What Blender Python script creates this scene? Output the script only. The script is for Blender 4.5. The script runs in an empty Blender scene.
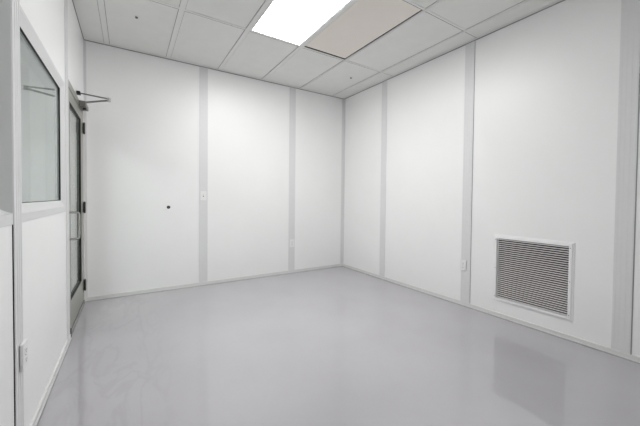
import bpy, bmesh, math
from mathutils import Vector, Matrix

C = bpy.context.scene.collection
H, W, YF = 2.847, 3.501, -4.95        # ceiling height, room width, front wall (behind the viewer)
TH = 0.1

# ------------------------------------------------------------------ materials
def lin(c):
    return tuple(((v / 255) / 12.92 if v / 255 <= .04045 else ((v / 255 + .055) / 1.055) ** 2.4) for v in c) + (1,)

def mat(name, rgb, rough=.5, metal=0.0, spec=.5, noise=0.0, nscale=40, bump=0.0, bscale=200, stretch=None):
    m = bpy.data.materials.new(name); m.use_nodes = True
    nt = m.node_tree; b = nt.nodes['Principled BSDF']
    b.inputs['Roughness'].default_value = rough
    b.inputs['Metallic'].default_value = metal
    b.inputs['Specular IOR Level'].default_value = spec
    col = lin(rgb)
    tc = nt.nodes.new('ShaderNodeTexCoord')
    mp = nt.nodes.new('ShaderNodeMapping')
    nt.links.new(tc.outputs['Object'], mp.inputs['Vector'])
    if stretch: mp.inputs['Scale'].default_value = stretch
    n = nt.nodes.new('ShaderNodeTexNoise'); n.inputs['Scale'].default_value = nscale; n.inputs['Detail'].default_value = 4
    nt.links.new(mp.outputs['Vector'], n.inputs['Vector'])
    r = nt.nodes.new('ShaderNodeValToRGB')
    k = 1 - noise
    r.color_ramp.elements[0].position = .3; r.color_ramp.elements[1].position = .7
    r.color_ramp.elements[0].color = (col[0] * k, col[1] * k, col[2] * k, 1)
    r.color_ramp.elements[1].color = col
    nt.links.new(n.outputs['Fac'], r.inputs['Fac'])
    nt.links.new(r.outputs['Color'], b.inputs['Base Color'])
    if bump:
        n2 = nt.nodes.new('ShaderNodeTexNoise'); n2.inputs['Scale'].default_value = bscale
        nt.links.new(mp.outputs['Vector'], n2.inputs['Vector'])
        bp = nt.nodes.new('ShaderNodeBump'); bp.inputs['Strength'].default_value = bump; bp.inputs['Distance'].default_value = .002
        nt.links.new(n2.outputs['Fac'], bp.inputs['Height']); nt.links.new(bp.outputs['Normal'], b.inputs['Normal'])
    return m

M = {}
M['panel'] = mat('white_wall_panel', (243, 243, 243), .38, noise=.015, nscale=3, bump=.04, bscale=90)
M['batten'] = mat('grey_batten', (224, 224, 225), .42, noise=.02, nscale=30)
M['base'] = mat('baseboard_vinyl', (220, 220, 219), .35, noise=.02)
M['dark'] = mat('dark_void', (22, 24, 26), .8)
M['seam_and_shade'] = mat('grey_seam_and_shade', (150, 151, 151), .7)
M['tile'] = mat('ceiling_tile', (234, 234, 231), .6, noise=.03, nscale=8, bump=.15, bscale=260)
M['beige'] = mat('beige_ceiling_panel', (243, 236, 228), .5, noise=.02, nscale=6)
M['tbar'] = mat('ceiling_tee', (233, 233, 231), .4, noise=.01)
M['frame'] = mat('painted_frame', (214, 215, 215), .35, noise=.01)
M['doormetal'] = mat('door_aluminium', (158, 159, 151), .34, metal=.25, noise=.03, stretch=(30, 30, 1))
M['jamb'] = mat('door_jamb_paint', (214, 211, 208), .4, noise=.02)
M['gasket'] = mat('black_gasket', (16, 18, 18), .6)
M['chrome'] = mat('satin_metal', (175, 175, 172), .25, metal=.9, noise=.03)
M['closer'] = mat('closer_metal', (128, 124, 120), .4, metal=.5, noise=.03)
M['hinge'] = mat('bronze_hinge', (82, 80, 76), .4, metal=.6, noise=.05)
M['plate'] = mat('white_plastic', (236, 236, 236), .3)
M['slot'] = mat('grey_slot', (110, 110, 112), .6)
M['grille'] = mat('grille_paint', (242, 242, 242), .38, noise=.01)
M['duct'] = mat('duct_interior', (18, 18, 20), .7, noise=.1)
M['rubber'] = mat('black_rubber', (14, 14, 15), .5)

def floor_mat():
    m = bpy.data.materials.new('grey_epoxy_floor'); m.use_nodes = True
    nt = m.node_tree; b = nt.nodes['Principled BSDF']
    b.inputs['IOR'].default_value = 1.75
    geo = nt.nodes.new('ShaderNodeNewGeometry')
    n = nt.nodes.new('ShaderNodeTexNoise'); n.inputs['Scale'].default_value = 1.6; n.inputs['Detail'].default_value = 5
    nt.links.new(geo.outputs['Position'], n.inputs['Vector'])
    r = nt.nodes.new('ShaderNodeValToRGB')
    r.color_ramp.elements[0].position = .3; r.color_ramp.elements[1].position = .75
    r.color_ramp.elements[0].color = lin((174, 172, 176)); r.color_ramp.elements[1].color = lin((180, 178, 182))
    nt.links.new(n.outputs['Fac'], r.inputs['Fac'])
    # scuffs: wandering thin streaks in the strip in front of the door
    n2 = nt.nodes.new('ShaderNodeTexNoise'); n2.inputs['Scale'].default_value = 3.2; n2.inputs['Detail'].default_value = 6
    n2.inputs['Distortion'].default_value = 1.2
    mp = nt.nodes.new('ShaderNodeMapping'); mp.inputs['Scale'].default_value = (1.6, .55, 1)
    nt.links.new(geo.outputs['Position'], mp.inputs['Vector']); nt.links.new(mp.outputs['Vector'], n2.inputs['Vector'])
    r2 = nt.nodes.new('ShaderNodeValToRGB')
    e = r2.color_ramp.elements
    e[0].position = .44; e[0].color = (0, 0, 0, 1); e[1].position = .5; e[1].color = (1, 1, 1, 1)
    x = e.new(.56); x.color = (0, 0, 0, 1)
    nt.links.new(n2.outputs['Fac'], r2.inputs['Fac'])
    sep = nt.nodes.new('ShaderNodeSeparateXYZ'); nt.links.new(geo.outputs['Position'], sep.inputs['Vector'])
    mr = nt.nodes.new('ShaderNodeMapRange'); mr.interpolation_type = 'SMOOTHSTEP'
    mr.inputs['From Min'].default_value = -2.75; mr.inputs['From Max'].default_value = -3.05
    nt.links.new(sep.outputs['X'], mr.inputs['Value'])
    mul = nt.nodes.new('ShaderNodeMath'); mul.operation = 'MULTIPLY'
    nt.links.new(r2.outputs['Color'], mul.inputs[0]); nt.links.new(mr.outputs['Result'], mul.inputs[1])
    mul2 = nt.nodes.new('ShaderNodeMath'); mul2.operation = 'MULTIPLY'; mul2.inputs[1].default_value = .10
    nt.links.new(mul.outputs[0], mul2.inputs[0])
    mx = nt.nodes.new('ShaderNodeMix'); mx.data_type = 'RGBA'
    mx.inputs['B'].default_value = lin((120, 120, 124))
    nt.links.new(mul2.outputs[0], mx.inputs['Factor']); nt.links.new(r.outputs['Color'], mx.inputs['A'])
    nt.links.new(mx.outputs['Result'], b.inputs['Base Color'])
    ro = nt.nodes.new('ShaderNodeMapRange'); ro.inputs['To Min'].default_value = .01; ro.inputs['To Max'].default_value = .025
    nt.links.new(n.outputs['Fac'], ro.inputs['Value']); nt.links.new(ro.outputs['Result'], b.inputs['Roughness'])
    return m
M['floor'] = floor_mat()

def glass_mat(name, tint):
    m = bpy.data.materials.new(name); m.use_nodes = True
    nt = m.node_tree; nt.nodes.clear()
    out = nt.nodes.new('ShaderNodeOutputMaterial')
    tr = nt.nodes.new('ShaderNodeBsdfTransparent'); tr.inputs['Color'].default_value = tint
    gl = nt.nodes.new('ShaderNodeBsdfGlossy'); gl.inputs['Roughness'].default_value = .0; gl.inputs['Color'].default_value = (1, 1, 1, 1)
    geo = nt.nodes.new('ShaderNodeNewGeometry')
    ior = nt.nodes.new('ShaderNodeMapRange'); ior.inputs['To Min'].default_value = 1.52; ior.inputs['To Max'].default_value = 1 / 1.52
    nt.links.new(geo.outputs['Backfacing'], ior.inputs['Value'])
    fr = nt.nodes.new('ShaderNodeFresnel'); nt.links.new(ior.outputs['Result'], fr.inputs['IOR'])
    mx = nt.nodes.new('ShaderNodeMixShader')
    nt.links.new(fr.outputs['Fac'], mx.inputs['Fac']); nt.links.new(tr.outputs[0], mx.inputs[1]); nt.links.new(gl.outputs[0], mx.inputs[2])
    nt.links.new(mx.outputs[0], out.inputs['Surface'])
    return m
M['glass'] = glass_mat('window_glass', (.91, .95, .935, 1))

def emit_mat(name, col, s):
    m = bpy.data.materials.new(name); m.use_nodes = True
    nt = m.node_tree; nt.nodes.clear()
    out = nt.nodes.new('ShaderNodeOutputMaterial'); e = nt.nodes.new('ShaderNodeEmission')
    e.inputs['Color'].default_value = col; e.inputs['Strength'].default_value = s
    nt.links.new(e.outputs[0], out.inputs['Surface'])
    return m
M['lamp'] = emit_mat('lit_diffuser', (1, 1, .99, 1), 9.1)
M['added_lamp'] = emit_mat('added_diffuser_adjacent', (.98, 1, .98, 1), 6.5)

# ------------------------------------------------------------------ geometry helpers
def box(bm, x0, x1, y0, y1, z0, z1, bev=0.0):
    x0, x1 = sorted((x0, x1)); y0, y1 = sorted((y0, y1)); z0, z1 = sorted((z0, z1))
    v = [bm.verts.new((x, y, z)) for x in (x0, x1) for y in (y0, y1) for z in (z0, z1)]
    fs = [bm.faces.new([v[i] for i in f]) for f in ((0, 1, 3, 2), (4, 6, 7, 5), (0, 4, 5, 1), (2, 3, 7, 6), (0, 2, 6, 4), (1, 5, 7, 3))]
    if bev:
        es = {e for f in fs for e in f.edges}
        bmesh.ops.bevel(bm, geom=list(es), offset=bev, segments=2, affect='EDGES', profile=.6)

def tube(bm, p0, p1, r, n=16, r2=None):
    p0, p1 = Vector(p0), Vector(p1); d = p1 - p0
    q = d.to_track_quat('Z', 'Y').to_matrix().to_4x4()
    bmesh.ops.create_cone(bm, cap_ends=True, segments=n, radius1=r, radius2=r if r2 is None else r2, depth=d.length,
                          matrix=Matrix.Translation((p0 + p1) / 2) @ q)

def path_tube(bm, pts, r, n=12):
    pts = [Vector(p) for p in pts]; rings = []
    for i, p in enumerate(pts):
        d = (pts[min(i + 1, len(pts) - 1)] - pts[max(i - 1, 0)]).normalized()
        a = Vector((0, 1, 0)); a = (a - a.dot(d) * d).normalized(); b = d.cross(a)
        rings.append([bm.verts.new(p + r * (math.cos(t) * a + math.sin(t) * b)) for t in [2 * math.pi * k / n for k in range(n)]])
    for A, B in zip(rings, rings[1:]):
        for k in range(n): bm.faces.new((A[k], A[(k + 1) % n], B[(k + 1) % n], B[k]))
    bm.faces.new(rings[0][::-1]); bm.faces.new(rings[-1])

def ring_loops(bm, loops, close=True):
    """loops: (y0,y1,z0,z1,x) rectangles bridged one to the next, a mitred frame profile"""
    L = []
    for (y0, y1, z0, z1, x) in loops:
        L.append([bm.verts.new((x, y, z)) for y, z in ((y0, z0), (y1, z0), (y1, z1), (y0, z1))])
    prs = list(zip(L, L[1:])) + ([(L[-1], L[0])] if close else [])
    for A, B in prs:
        for k in range(4): bm.faces.new((A[k], A[(k + 1) % 4], B[(k + 1) % 4], B[k]))

def build(name, bm, m, parent=None, smooth=False, kind=None):
    bmesh.ops.remove_doubles(bm, verts=bm.verts, dist=1e-6)
    bmesh.ops.recalc_face_normals(bm, faces=bm.faces)
    me = bpy.data.meshes.new(name); bm.to_mesh(me); bm.free()
    me.materials.append(M[m] if isinstance(m, str) else m)
    if smooth:
        for f in me.polygons: f.use_smooth = True
        me.set_sharp_from_angle(angle=math.radians(35))
    o = bpy.data.objects.new(name, me); C.objects.link(o)
    if parent:
        o.parent = parent
        o.matrix_parent_inverse = Matrix.Translation(-parent.location)
    if kind: o['kind'] = kind
    return o

def struct(name, bm, m, **k): return build(name, bm, m, kind='structure', **k)

def empty(name, loc, label=None, cat=None, group=None, kind=None):
    o = bpy.data.objects.new(name, None); o.empty_display_size = .05; C.objects.link(o); o.location = loc
    if label: o['label'] = label
    if cat: o['category'] = cat
    if group: o['group'] = group
    if kind: o['kind'] = kind
    return o

def nb(): return bmesh.new()

TR = [0]
def trim(bm, m, **k):
    TR[0] += 1
    return struct('trim_%d' % TR[0], bm, m, **k)

# ------------------------------------------------------------------ floor and walls
bm = nb(); box(bm, -W - .06, TH, YF - TH, TH, -.08, 0); struct('floor', bm, 'floor')
bm = nb(); box(bm, -W - .1, TH, 0, TH, 0, H); struct('wall_back', bm, 'panel')
# right wall has the opening of the return air grille
gy0, gy1, gz0, gz1 = -3.150, -2.563, .190, .782
bm = nb()
box(bm, 0, TH, YF, gy0, 0, H); box(bm, 0, TH, gy1, 0, 0, H)
box(bm, 0, TH, gy0, gy1, 0, gz0); box(bm, 0, TH, gy0, gy1, gz1, H)
struct('wall_right', bm, 'panel')
bm = nb(); box(bm, -W - .1, TH, YF - TH, YF, 0, H); struct('wall_front', bm, 'panel')
# left wall with door and two windows
DY0, DY1, DZ = -1.040, -.006, 2.090
W1 = (-2.300, -1.165, 1.036, 2.003)
W2 = (-3.560, -2.418, 1.036, 2.003)
bm = nb()
xa, xb = -W - TH, -W
box(bm, xa, xb, DY1, 0, 0, H); box(bm, xa, xb, DY0, DY1, DZ, H)
box(bm, xa, xb, W1[1], DY0, 0, H)
box(bm, xa, xb, W1[0], W1[1], 0, W1[2]); box(bm, xa, xb, W1[0], W1[1], W1[3], H)
box(bm, xa, xb, W2[1], W1[0], 0, H)
box(bm, xa, xb, W2[0], W2[1], 0, W2[2]); box(bm, xa, xb, W2[0], W2[1], W2[3], H)
box(bm, xa, xb, YF, W2[0], 0, H)
struct('wall_left', bm, 'panel')

# ------------------------------------------------------------------ battens over the panel joints
def batten(side, c, w=.105, z0=.04, z1=H - .004):
    bm = nb(); h = w / 2
    segs = [(-h, h, .004), (-h + .004, -h + .016, .0052), (h - .016, h - .004, .0052), (-.018, -.012, .005), (.012, .018, .005)]
    for a, b, t in segs:
        if side == 'back': box(bm, c + a, c + b, -t, 0, z0, z1)
        elif side == 'right': box(bm, -t, 0, c + a, c + b, z0, z1)
        elif side == 'left': box(bm, -W, -W + t, c + a, c + b, z0, z1)
        else: box(bm, c + a, c + b, YF, YF + t, z0, z1)
    trim(bm, 'batten')
batten('back', -2.270); batten('back', -.978)
for y in (-.962, -2.240, -3.472, -4.70): batten('right', y)
batten('left', -2.357, .112); batten('left', -1.100, .118); batten('left', -3.63, .12)
for x in (-1.0, -2.3): batten('front', x)
# thin dark joint line beside some battens
bm = nb(); box(bm, -W, -W + .003, -2.4185, -2.4150, .04, 1.036); trim(bm, 'gasket')
bm = nb(); box(bm, -.003, 0, -3.5305, -3.5250, .04, H - .01); trim(bm, 'seam_and_shade')
bm = nb(); box(bm, -.003, 0, -2.297, -2.2935, .04, H - .01); trim(bm, 'seam_and_shade')
# corner angle, back right and back left
bm = nb(); box(bm, -.045, 0, -.005, 0, .04, H - .004); box(bm, -.005, 0, -.04, -.005, .04, H - .004); trim(bm, 'batten')
bm = nb(); box(bm, -W, -W + .022, -.004, 0, .04, H - .004); trim(bm, 'batten')
bm = nb(); box(bm, -W, -W + .004, -.022, -.004, DZ + .002, H - .004); trim(bm, 'batten')

# baseboards: a low cove with a lip
def baseboard(name, *bxs):
    bm = nb()
    for b in bxs: box(bm, *b)
    struct(name, bm, 'base')
bh = .040
baseboard('baseboard_back', (-W, 0, -.010, 0, .003, bh), (-W, 0, -.016, -.010, .003, .012))
baseboard('baseboard_right', (-.010, 0, YF, -.010, .003, bh), (-.016, -.010, YF, -.016, .003, .012))
baseboard('baseboard_left', (-W, -W + .010, YF, DY0, .003, bh), (-W + .010, -W + .014, YF, DY0, .003, .010))
bm = nb()
box(bm, -W, 0, -.019, -.008, 0, .003); box(bm, -.019, -.008, YF, -.019, 0, .003); box(bm, -W + .008, -W + .018, YF, DY0, 0, .003)
trim(bm, 'seam_and_shade')  # grey strips stand for the thin shadow line under the baseboards

# ------------------------------------------------------------------ ceiling
xs = [-W] + [-.244 - .61 * k for k in range(5, -1, -1)] + [0]
ys = [YF, -4.715, -3.525, -2.338, -1.152, 0]
LIGHT = (2, 3)    # the cell of the lit troffer filled in below
bm = nb(); holes = []
for i in range(len(xs) - 1):
    for j in range(len(ys) - 1):
        if (i, j) in ((3, 3), (4, 3)): continue
        box(bm, xs[i] + .002, xs[i + 1] - .002, ys[j] + .002, ys[j + 1] - .002, H, H + .018)
box(bm, -W - TH, TH, YF - TH, TH, H + .10, H + .14)
ceil = struct('ceiling', bm, 'tile')
bm = nb(); box(bm, -W - TH, TH, YF - TH, TH, H + .085, H + .0995)
trim(bm, 'dark')
# tees: broad mains run towards the back wall, thin cross tees between
for k, x in enumerate(xs[1:-1]):
    w = .046 if x < -1.0 else .024
    bm = nb(); box(bm, x - w / 2, x + w / 2, YF, -.004, H - .005, H - .0005)
    box(bm, x - w / 2, x - w / 2 + .003, YF, -.004, H - .009, H - .005); box(bm, x + w / 2 - .003, x + w / 2, YF, -.004, H - .009, H - .005)
    trim(bm, 'tbar')
    bm = nb(); box(bm, x - w / 2 - .004, x + w / 2 + .004, YF, -.004, H - .0012, H - .0002); trim(bm, 'seam_and_shade')
for y in ys[1:-1]:
    bm = nb(); box(bm, -W + .02, -.02, y - .012, y + .012, H - .0042, H - .0008); trim(bm, 'tbar')
    bm = nb(); box(bm, -W + .02, -.02, y + .012, y + .017, H - .0040, H - .0010)
    trim(bm, 'slot')
# wall angle
bm = nb()
for b in ((-W, 0, -.022, 0), (-.022, 0, YF, -.022), (-W, -W + .022, YF, -.022)):
    box(bm, b[0], b[1], b[2], b[3], H - .006, H - .001)
trim(bm, 'tbar')
bm = nb()
box(bm, -W, 0, -.006, 0, H - .014, H - .006); box(bm, -.006, 0, YF, -.006, H - .014, H - .006); box(bm, -W, -W + .006, YF, -.006, H - .014, H - .006)
trim(bm, 'seam_and_shade')

# ------------------------------------------------------------------ ceiling light and beige panel
def troffer(x0, x1, y0, y1, lab, name='ceiling_light', z=H, lamp='lamp'):
    t = empty(name, ((x0 + x1) / 2, (y0 + y1) / 2, z - .006), lab, 'ceiling light')
    bm = nb(); f = .014
    for b in ((x0, x1, y0, y0 + f), (x0, x1, y1 - f, y1), (x0, x0 + f, y0 + f, y1 - f), (x1 - f, x1, y0 + f, y1 - f)):
        box(bm, *b, z - .006, z + .06)
    box(bm, x0, x1, y0, y1, z + .06, z + .065)
    build('light_frame', bm, 'tbar', t)
    bm = nb(); box(bm, x0 + f, x1 - f, y0 + f, y1 - f, z - .003, z + .004)
    build('diffuser', bm, lamp, t)
    return t
troffer(-2.050, -1.488, -2.325, -1.166, 'bright lit rectangular ceiling light panel beside the beige panel')

t = empty('ceiling_panel', (-1.14, -1.74, H - .004), 'unlit beige rectangular ceiling panel with a dark gap, right of the lit light', 'ceiling panel')
bm = nb(); box(bm, -1.436, -.884, -2.322, -1.192, H - .003, H + .010, .0015); build('panel_face', bm, 'beige', t)
bm = nb()
box(bm, -.878, -.866, -2.322, -1.160, H - .0005, H + .02); box(bm, -1.436, -.878, -1.182, -1.166, H - .0005, H + .02)
build('panel_gap_shade', bm, 'gasket', t)  # black strips put in for the shade of the gap on two edges

# ------------------------------------------------------------------ small ceiling fittings
def fitting(x, y, lab):
    t = empty('ceiling_fitting', (x, y, H), lab, 'ceiling fitting', 'small round fittings in the ceiling tiles')
    bm = nb(); tube(bm, (x, y, H), (x, y, H - .003), .024, 24, .020); build('cover_ring', bm, 'tile', t, smooth=True)
    bm = nb(); tube(bm, (x, y, H - .003), (x, y, H - .012), .012, 16); tube(bm, (x, y, H - .010), (x, y, H - .016), .004, 12); build('tip', bm, 'slot', t, smooth=True)
fitting(-3.027, -.785, 'small round fitting with dark tip in ceiling tile above the door')
fitting(-.462, -.770, 'small round fitting with dark tip in ceiling tile near the far right corner')

# ------------------------------------------------------------------ return air grille on the right wall
t = empty('return_air_grille', (0, -2.857, .155), 'square white louvred air grille low on the right wall', 'air grille')
Y0, Y1, Z0, Z1 = -3.184, -2.530, .156, .814
bm = nb()
def ringx(bm, loops):
    ring_loops(bm, loops)
ringx(bm, [(Y0, Y1, Z0, Z1, 0), (Y0, Y1, Z0, Z1, -.004), (Y0 + .002, Y1 - .002, Z0 + .002, Z1 - .002, -.006),
           (gy0, gy1, gz0, gz1, -.006), (gy0, gy1, gz0, gz1, 0)])
build('mounting_flange', bm, 'grille', t)
bm = nb()
a = .012; b_ = .036
ringx(bm, [(Y0 + a, Y1 - a, Z0 + a, Z1 - a, -.006), (Y0 + a, Y1 - a, Z0 + a, Z1 - a, -.010), (Y0 + a + .004, Y1 - a - .004, Z0 + a + .004, Z1 - a - .004, -.013),
           (Y0 + b_ , Y1 - b_, Z0 + b_, Z1 - b_, -.013), (Y0 + b_ , Y1 - b_, Z0 + b_, Z1 - b_, .026), (Y0 + .034 , Y1 - .034, Z0 + .034, Z1 - .034, .026), (Y0 + .034 , Y1 - .034, Z0 + .034, Z1 - .034, -.006)])
build('grille_frame', bm, 'grille', t)
zi0, zi1, yi0, yi1 = Z0 + b_, Z1 - b_, Y0 + b_, Y1 - b_
N = 30; pitch = (zi1 - zi0) / N
bl = None
for k in range(N):
    if bl is None:
        bm = nb(); zc = 0
        # a blade: thin slat tilted down to the room with a rolled front lip
        prof = [(-.0080, -.0032), (-.0100, -.0024), (-.0100, .0014), (-.0080, .0022), (.010, .0024), (.010, .0012)]
        A = [bm.verts.new((px, yi0, pz)) for px, pz in prof]; B = [bm.verts.new((px, yi1, pz)) for px, pz in prof]
        n = len(prof)
        for q in range(n): bm.faces.new((A[q], A[(q + 1) % n], B[(q + 1) % n], B[q]))
        bm.faces.new(A[::-1]); bm.faces.new(B)
        bl = build('louvre_blade', bm, 'grille', t); bl.location.z = zi0 + pitch * (k + .5)
    else:
        c = bl.copy(); C.objects.link(c); c.location.z = zi0 + pitch * (k + .5)
for y in (Y0 + .018 + .008, Y1 - .026):
    for z in (Z0 + .05, (Z0 + Z1) / 2, Z1 - .05):
        bm = nb(); tube(bm, (-.013, y, z), (-.0145, y, z), .0035, 10); build('screw', bm, 'slot', t)
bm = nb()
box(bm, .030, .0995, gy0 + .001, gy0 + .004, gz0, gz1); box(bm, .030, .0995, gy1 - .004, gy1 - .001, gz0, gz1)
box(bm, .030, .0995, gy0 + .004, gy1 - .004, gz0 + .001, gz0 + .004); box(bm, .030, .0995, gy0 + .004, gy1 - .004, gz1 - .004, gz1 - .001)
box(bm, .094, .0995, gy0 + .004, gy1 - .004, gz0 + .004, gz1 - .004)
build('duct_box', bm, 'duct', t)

# ------------------------------------------------------------------ outlets and switch
def plate(kind, side, c, z, lab, thick=.007, w=.072, h=.118):
    """flat cover plate; u along the wall, n into the room"""
    def P(u, n, zz):
        return {'back': (c + u, -.0065 - n, z + zz), 'right': (-.0065 - n, c - u, z + zz), 'left': (-W + .0065 + n, c + u, z + zz)}[side]
    def bx(bm, u0, u1, n0, n1, z0, z1, bev=0):
        a = P(u0, n0, z0); b = P(u1, n1, z1); box(bm, a[0], b[0], a[1], b[1], a[2], b[2], bev)
    t = empty('light_switch' if kind == 'switch' else 'wall_outlet', P(0, 0, -h / 2), lab, 'light switch' if kind == 'switch' else 'outlet')
    bm = nb(); bx(bm, -w / 2, w / 2, 0, thick, -h / 2, h / 2, .0022); build('cover_plate', bm, 'plate', t)
    if kind == 'switch':
        bm = nb(); bx(bm, -.006, .006, thick, thick + .001, -.013, .013); build('toggle_slot', bm, 'slot', t)
        bm = nb(); bx(bm, -.0045, .0045, thick, thick + .014, -.001, .010, .0012); build('toggle', bm, 'plate', t)
    else:
        for zz in (.021, -.021):
            bm = nb(); bx(bm, -.017, .017, thick, thick + .002, zz - .014, zz + .014, .0009); s = build('socket', bm, 'plate', t)
            bm = nb()
            bx(bm, -.0085, -.006, thick + .002, thick + .0025, zz - .003, zz + .007)
            bx(bm, .006, .0085, thick + .002, thick + .0025, zz - .003, zz + .006)
            bx(bm, -.003, .003, thick + .002, thick + .0025, zz - .011, zz - .006)
            o = build('socket_slots', bm, 'slot')
            o.parent = s; o.matrix_parent_inverse = Matrix()
        bm = nb(); bx(bm, -.0025, .0025, thick, thick + .001, -.0025, .0025); build('screw', bm, 'slot', t)
plate('switch', 'back', -2.272, 1.172, 'white toggle switch halfway up the grey batten on the back wall')
plate('outlet', 'back', -.975, .460, 'white duplex outlet low on the back wall batten')
plate('outlet', 'right', -2.214, .442, 'white duplex outlet on right wall batten left of the air grille')
plate('outlet', 'left', -2.330, .448, 'white duplex outlet on left wall batten below the window post', thick=.012)

# black cable grommet
t = empty('cable_grommet', (-2.679, 0, 1.026), 'small black round grommet in the white back wall panel', 'grommet')
bm = nb(); tube(bm, (-2.679, 0, 1.026), (-2.679, -.004, 1.026), .020, 28, .018); build('grommet_flange', bm, 'rubber', t, smooth=True)
bm = nb(); tube(bm, (-2.679, -.004, 1.026), (-2.679, -.007, 1.026), .011, 20, .008); build('plug', bm, 'gasket', t, smooth=True)

# ------------------------------------------------------------------ windows in the left wall
def window(n, y0, y1, z0, z1, near, far, lip=.040, bev=.045, dep=.014, top=.0):
    t = empty('window_%d' % n, (-W, (y0 + y1) / 2, z0), kind='structure')
    xf = -W + .003
    # near = lip width on the side nearer the viewer (partly under the batten)
    i0, i1 = y0 + near, y1 - far
    bm = nb()
    ring_loops(bm, [(y0, y1, z0, z1, -W - TH + .001), (y0, y1, z0, z1, xf), (i0, i1, z0 + lip, z1 - lip + top, xf),
                    (i0 + bev, i1 - bev, z0 + lip + bev, z1 - lip - bev + top, -W - dep), (i0 + bev, i1 - bev, z0 + lip + bev, z1 - lip - bev + top, -W - TH + .001)])
    build('window_frame', bm, 'frame', t)
    g = (i0 + bev, i1 - bev, z0 + lip + bev, z1 - lip - bev + top)
    bm = nb(); q = .003
    ring_loops(bm, [(*g, -W - dep - .001), (g[0] + q, g[1] - q, g[2] + q, g[3] - q, -W - dep - .001), (g[0] + q, g[1] - q, g[2] + q, g[3] - q, -W - dep - .010), (*g, -W - dep - .010)])
    build('gasket', bm, 'gasket', t)
    bm = nb(); box(bm, -W - dep - .016, -W - dep - .010, g[0], g[1], g[2], g[3]); build('glass_pane', bm, 'glass', t)
window(1, *W1, .004, .045, top=.022)
window(2, *W2, .035, .004, lip=.045, bev=.030, dep=.046)

# ------------------------------------------------------------------ door
t = empty('door_1', (-W, -.5, 0), kind='structure')
xf = -W + .002
bm = nb()
jn, jf = .034, .105
LY0, LY1, LZ = DY0 + jn, DY1 - jf, 2.030
box(bm, -W - TH, xf, DY0, LY0 - .003, 0, DZ); box(bm, -W - TH, xf, LY1 + .003, DY1, 0, DZ)
box(bm, -W - .062, -W - .050, LY0 - .003, LY0 + .014, 0, LZ); box(bm, -W - .062, -W - .050, LY1 - .014, LY1 + .003, 0, LZ)
build('door_frame', bm, 'jamb', t)
bm = nb(); box(bm, -W - TH, xf, LY0 - .003, LY1 + .003, LZ + .003, DZ); build('door_header', bm, 'doormetal', t)
GY0, GY1, GZ0, GZ1 = -.935, -.262, .285, 1.932
x0, x1 = -W - .048, -W - .002
bm = nb()
ring_loops(bm, [(LY0, LY1, .012, LZ, x0), (LY0, LY1, .012, LZ, x1), (GY0, GY1, GZ0, GZ1, x1), (GY0, GY1, GZ0, GZ1, x0)])
leaf = build('door_leaf', bm, 'doormetal', t)
def sub(name, bm, m, par, **k):
    o = build(name, bm, m, None, **k); o.parent = par; return o
bm = nb(); q = .006
ring_loops(bm, [(GY0, GY1, GZ0, GZ1, x1 + .001), (GY0 + q, GY1 - q, GZ0 + q, GZ1 - q, x1 - .003), (GY0 + q, GY1 - q, GZ0 + q, GZ1 - q, x1 - .016), (GY0, GY1, GZ0, GZ1, x1 - .016)])
sub('gasket', bm, 'gasket', leaf)
bm = nb(); box(bm, x1 - .022, x1 - .016, GY0, GY1, GZ0, GZ1); sub('glass_pane', bm, 'glass', leaf)
bm = nb(); box(bm, x1, x1 + .012, LY0 + .004, LY1 - .004, .006, .050, .002); sub('door_sweep', bm, 'chrome', leaf)
bm = nb(); box(bm, x1, x1 + .011, LY0 - .001, LY0 + .004, .006, .075); sub('sweep_cap', bm, 'rubber', leaf)
# pull handle: two standoffs and an upright grip, with turned ends
px_, py_ = x1 + .064, -.990
bm = nb()
pts = [(x1, py_, 1.020), (px_ - .018, py_, 1.020)] + [(px_ - .018 + .018 * math.sin(a), py_, 1.002 + .018 * math.cos(a)) for a in (.4, .8, 1.2, 1.57)]
pts += [(px_ , py_, .838)] + [(px_ - .018 + .018 * math.cos(a), py_, .820 - .018 * math.sin(a) + .0) for a in (.4, .8, 1.2, 1.57)] + [(x1, py_, .802)]
path_tube(bm, pts, .0085)
tube(bm, (x1, py_, 1.020), (x1 + .004, py_, 1.020), .015); tube(bm, (x1, py_, .802), (x1 + .004, py_, .802), .015)
sub('pull_handle', bm, 'chrome', leaf, smooth=True)
for z in (1.868, 1.034, .208):
    bm = nb(); tube(bm, (-W + .012, LY1 + .002, z - .055), (-W + .012, LY1 + .002, z + .055), .0085, 16)
    box(bm, -W + .002, -W + .0045, LY1 - .030, LY1 + .034, z - .055, z + .055)
    for s in (-1, 1): tube(bm, (-W + .012, LY1 + .002, z + s * .055), (-W + .012, LY1 + .002, z + s * .062), .006, 12)
    build('hinge', bm, 'hinge', t, smooth=True)
# closer: body on the top rail, spindle, two arms meeting at the elbow, shoe on the head of the frame
bm = nb(); box(bm, -W + .001, -W + .056, -.430, -.175, 2.036, 2.080, .006); body = build('door_closer', bm, 'closer', t)
E = (-3.245, -.750, 2.042)
bm = nb(); tube(bm, (-W + .034, -.300, 2.080), (-W + .034, -.300, 2.100), .012, 16); tube(bm, (-W + .034, -.300, 2.036), (-W + .034, -.300, 2.022), .014, 16)
sub('spindle', bm, 'gasket', body, smooth=True)
def bar(bm, a, b, w=.011, h=.005):
    a, b = Vector(a), Vector(b); d = (b - a); L = d.length
    q = d.to_track_quat('X', 'Z').to_matrix().to_4x4(); mtx = Matrix.Translation((a + b) / 2) @ q
    r = bmesh.ops.create_cube(bm, size=1, matrix=mtx @ Matrix.Diagonal((L, 2 * w, 2 * h, 1)))
bm = nb(); bar(bm, (-W + .034, -.300, 2.094), (E[0], E[1], E[2] - .008), .009, .006); sub('main_arm', bm, 'closer', body)
bm = nb(); bar(bm, (-W + .020, -.560, 2.112), (E[0], E[1], E[2] + .006), .007, .0055); sub('forearm', bm, 'closer', body)
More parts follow.
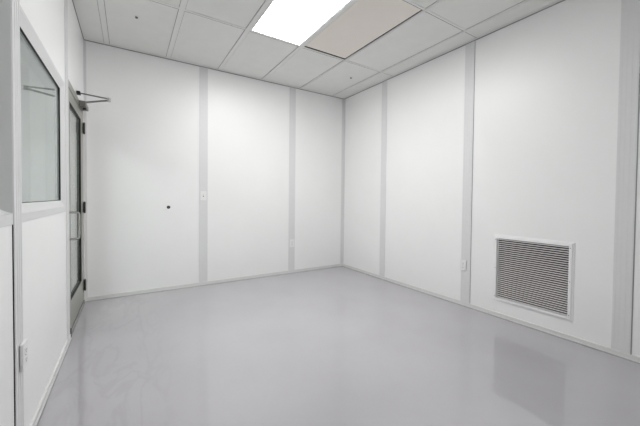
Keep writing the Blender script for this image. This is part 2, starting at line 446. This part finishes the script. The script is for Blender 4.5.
bm = nb(); tube(bm, (E[0], E[1], E[2] - .020), (E[0], E[1], E[2] + .014), .013, 16); sub('elbow_pin', bm, 'chrome', body, smooth=True)
bm = nb(); box(bm, -W + .0025, -W + .030, -.590, -.530, 2.098, 2.124, .003); sub('arm_shoe', bm, 'gasket', body)

# ------------------------------------------------------------------ adjacent room seen through the glass
ax0, ax1, ay0, ay1 = -6.2, -W - TH, -5.0, 1.3
bm = nb(); box(bm, ax0, -W - .06, ay0, ay1, -.08, -.0); struct('floor_adjacent', bm, 'floor')
bm = nb(); box(bm, ax0 - .1, ax0, ay0, ay1, 0, H); struct('wall_adjacent_left', bm, 'panel')
bm = nb(); box(bm, ax0 - .1, -W - TH, ay1, ay1 + .1, 0, H); struct('wall_adjacent_back', bm, 'panel')
bm = nb(); box(bm, ax0 - .1, ax1, ay0 - .1, ay0, 0, H); struct('wall_adjacent_front', bm, 'panel')
bm = nb(); box(bm, -W - .1, -W, TH, ay1, 0, H); struct('wall_adjacent_right', bm, 'panel')
bm = nb(); box(bm, ax0 - .1, ax1, ay0 - .1, ay1 + .1, H, H + .05); struct('ceiling_adjacent', bm, 'tile')
bm = nb(); box(bm, -4.305, -4.195, ay1 - .006, ay1, .0, H); trim(bm, 'batten')
troffer(-5.2, -4.6, -2.4, -1.2, 'unseen ceiling light added to brighten the adjoining room behind the glass', z=H - .012, lamp='added_lamp')  # unseen lamp added so the room behind the panes looks bright

# ------------------------------------------------------------------ camera
Cc = Vector((-3.0917, -4.1536, 1.1590))
r = Vector((.84534797, -.53412266, .00998969)); u = Vector((.00277448, .02308906, .99972956)); f = Vector((.53420887, .84509164, -.02100021))
cam = bpy.data.cameras.new('camera'); co = bpy.data.objects.new('camera', cam); C.objects.link(co)
co.matrix_world = Matrix(((r.x, u.x, -f.x, Cc.x), (r.y, u.y, -f.y, Cc.y), (r.z, u.z, -f.z, Cc.z), (0, 0, 0, 1)))
cam.sensor_width = 36; cam.lens = 302.26 / 640 * 36; cam.shift_y = -8.69 / 640; cam.clip_start = .02
bpy.context.scene.camera = co

w = bpy.data.worlds.new('world'); bpy.context.scene.world = w; w.use_nodes = True
w.node_tree.nodes['Background'].inputs['Color'].default_value = (.02, .02, .02, 1)
s = bpy.context.scene
s.view_settings.view_transform = 'Standard'; s.view_settings.look = 'None'; s.view_settings.gamma = 1; s.view_settings.use_curve_mapping = False
s.view_settings.exposure = 1.53
s.cycles.max_bounces = 16; s.cycles.diffuse_bounces = 10; s.cycles.glossy_bounces = 6; s.cycles.transparent_max_bounces = 12
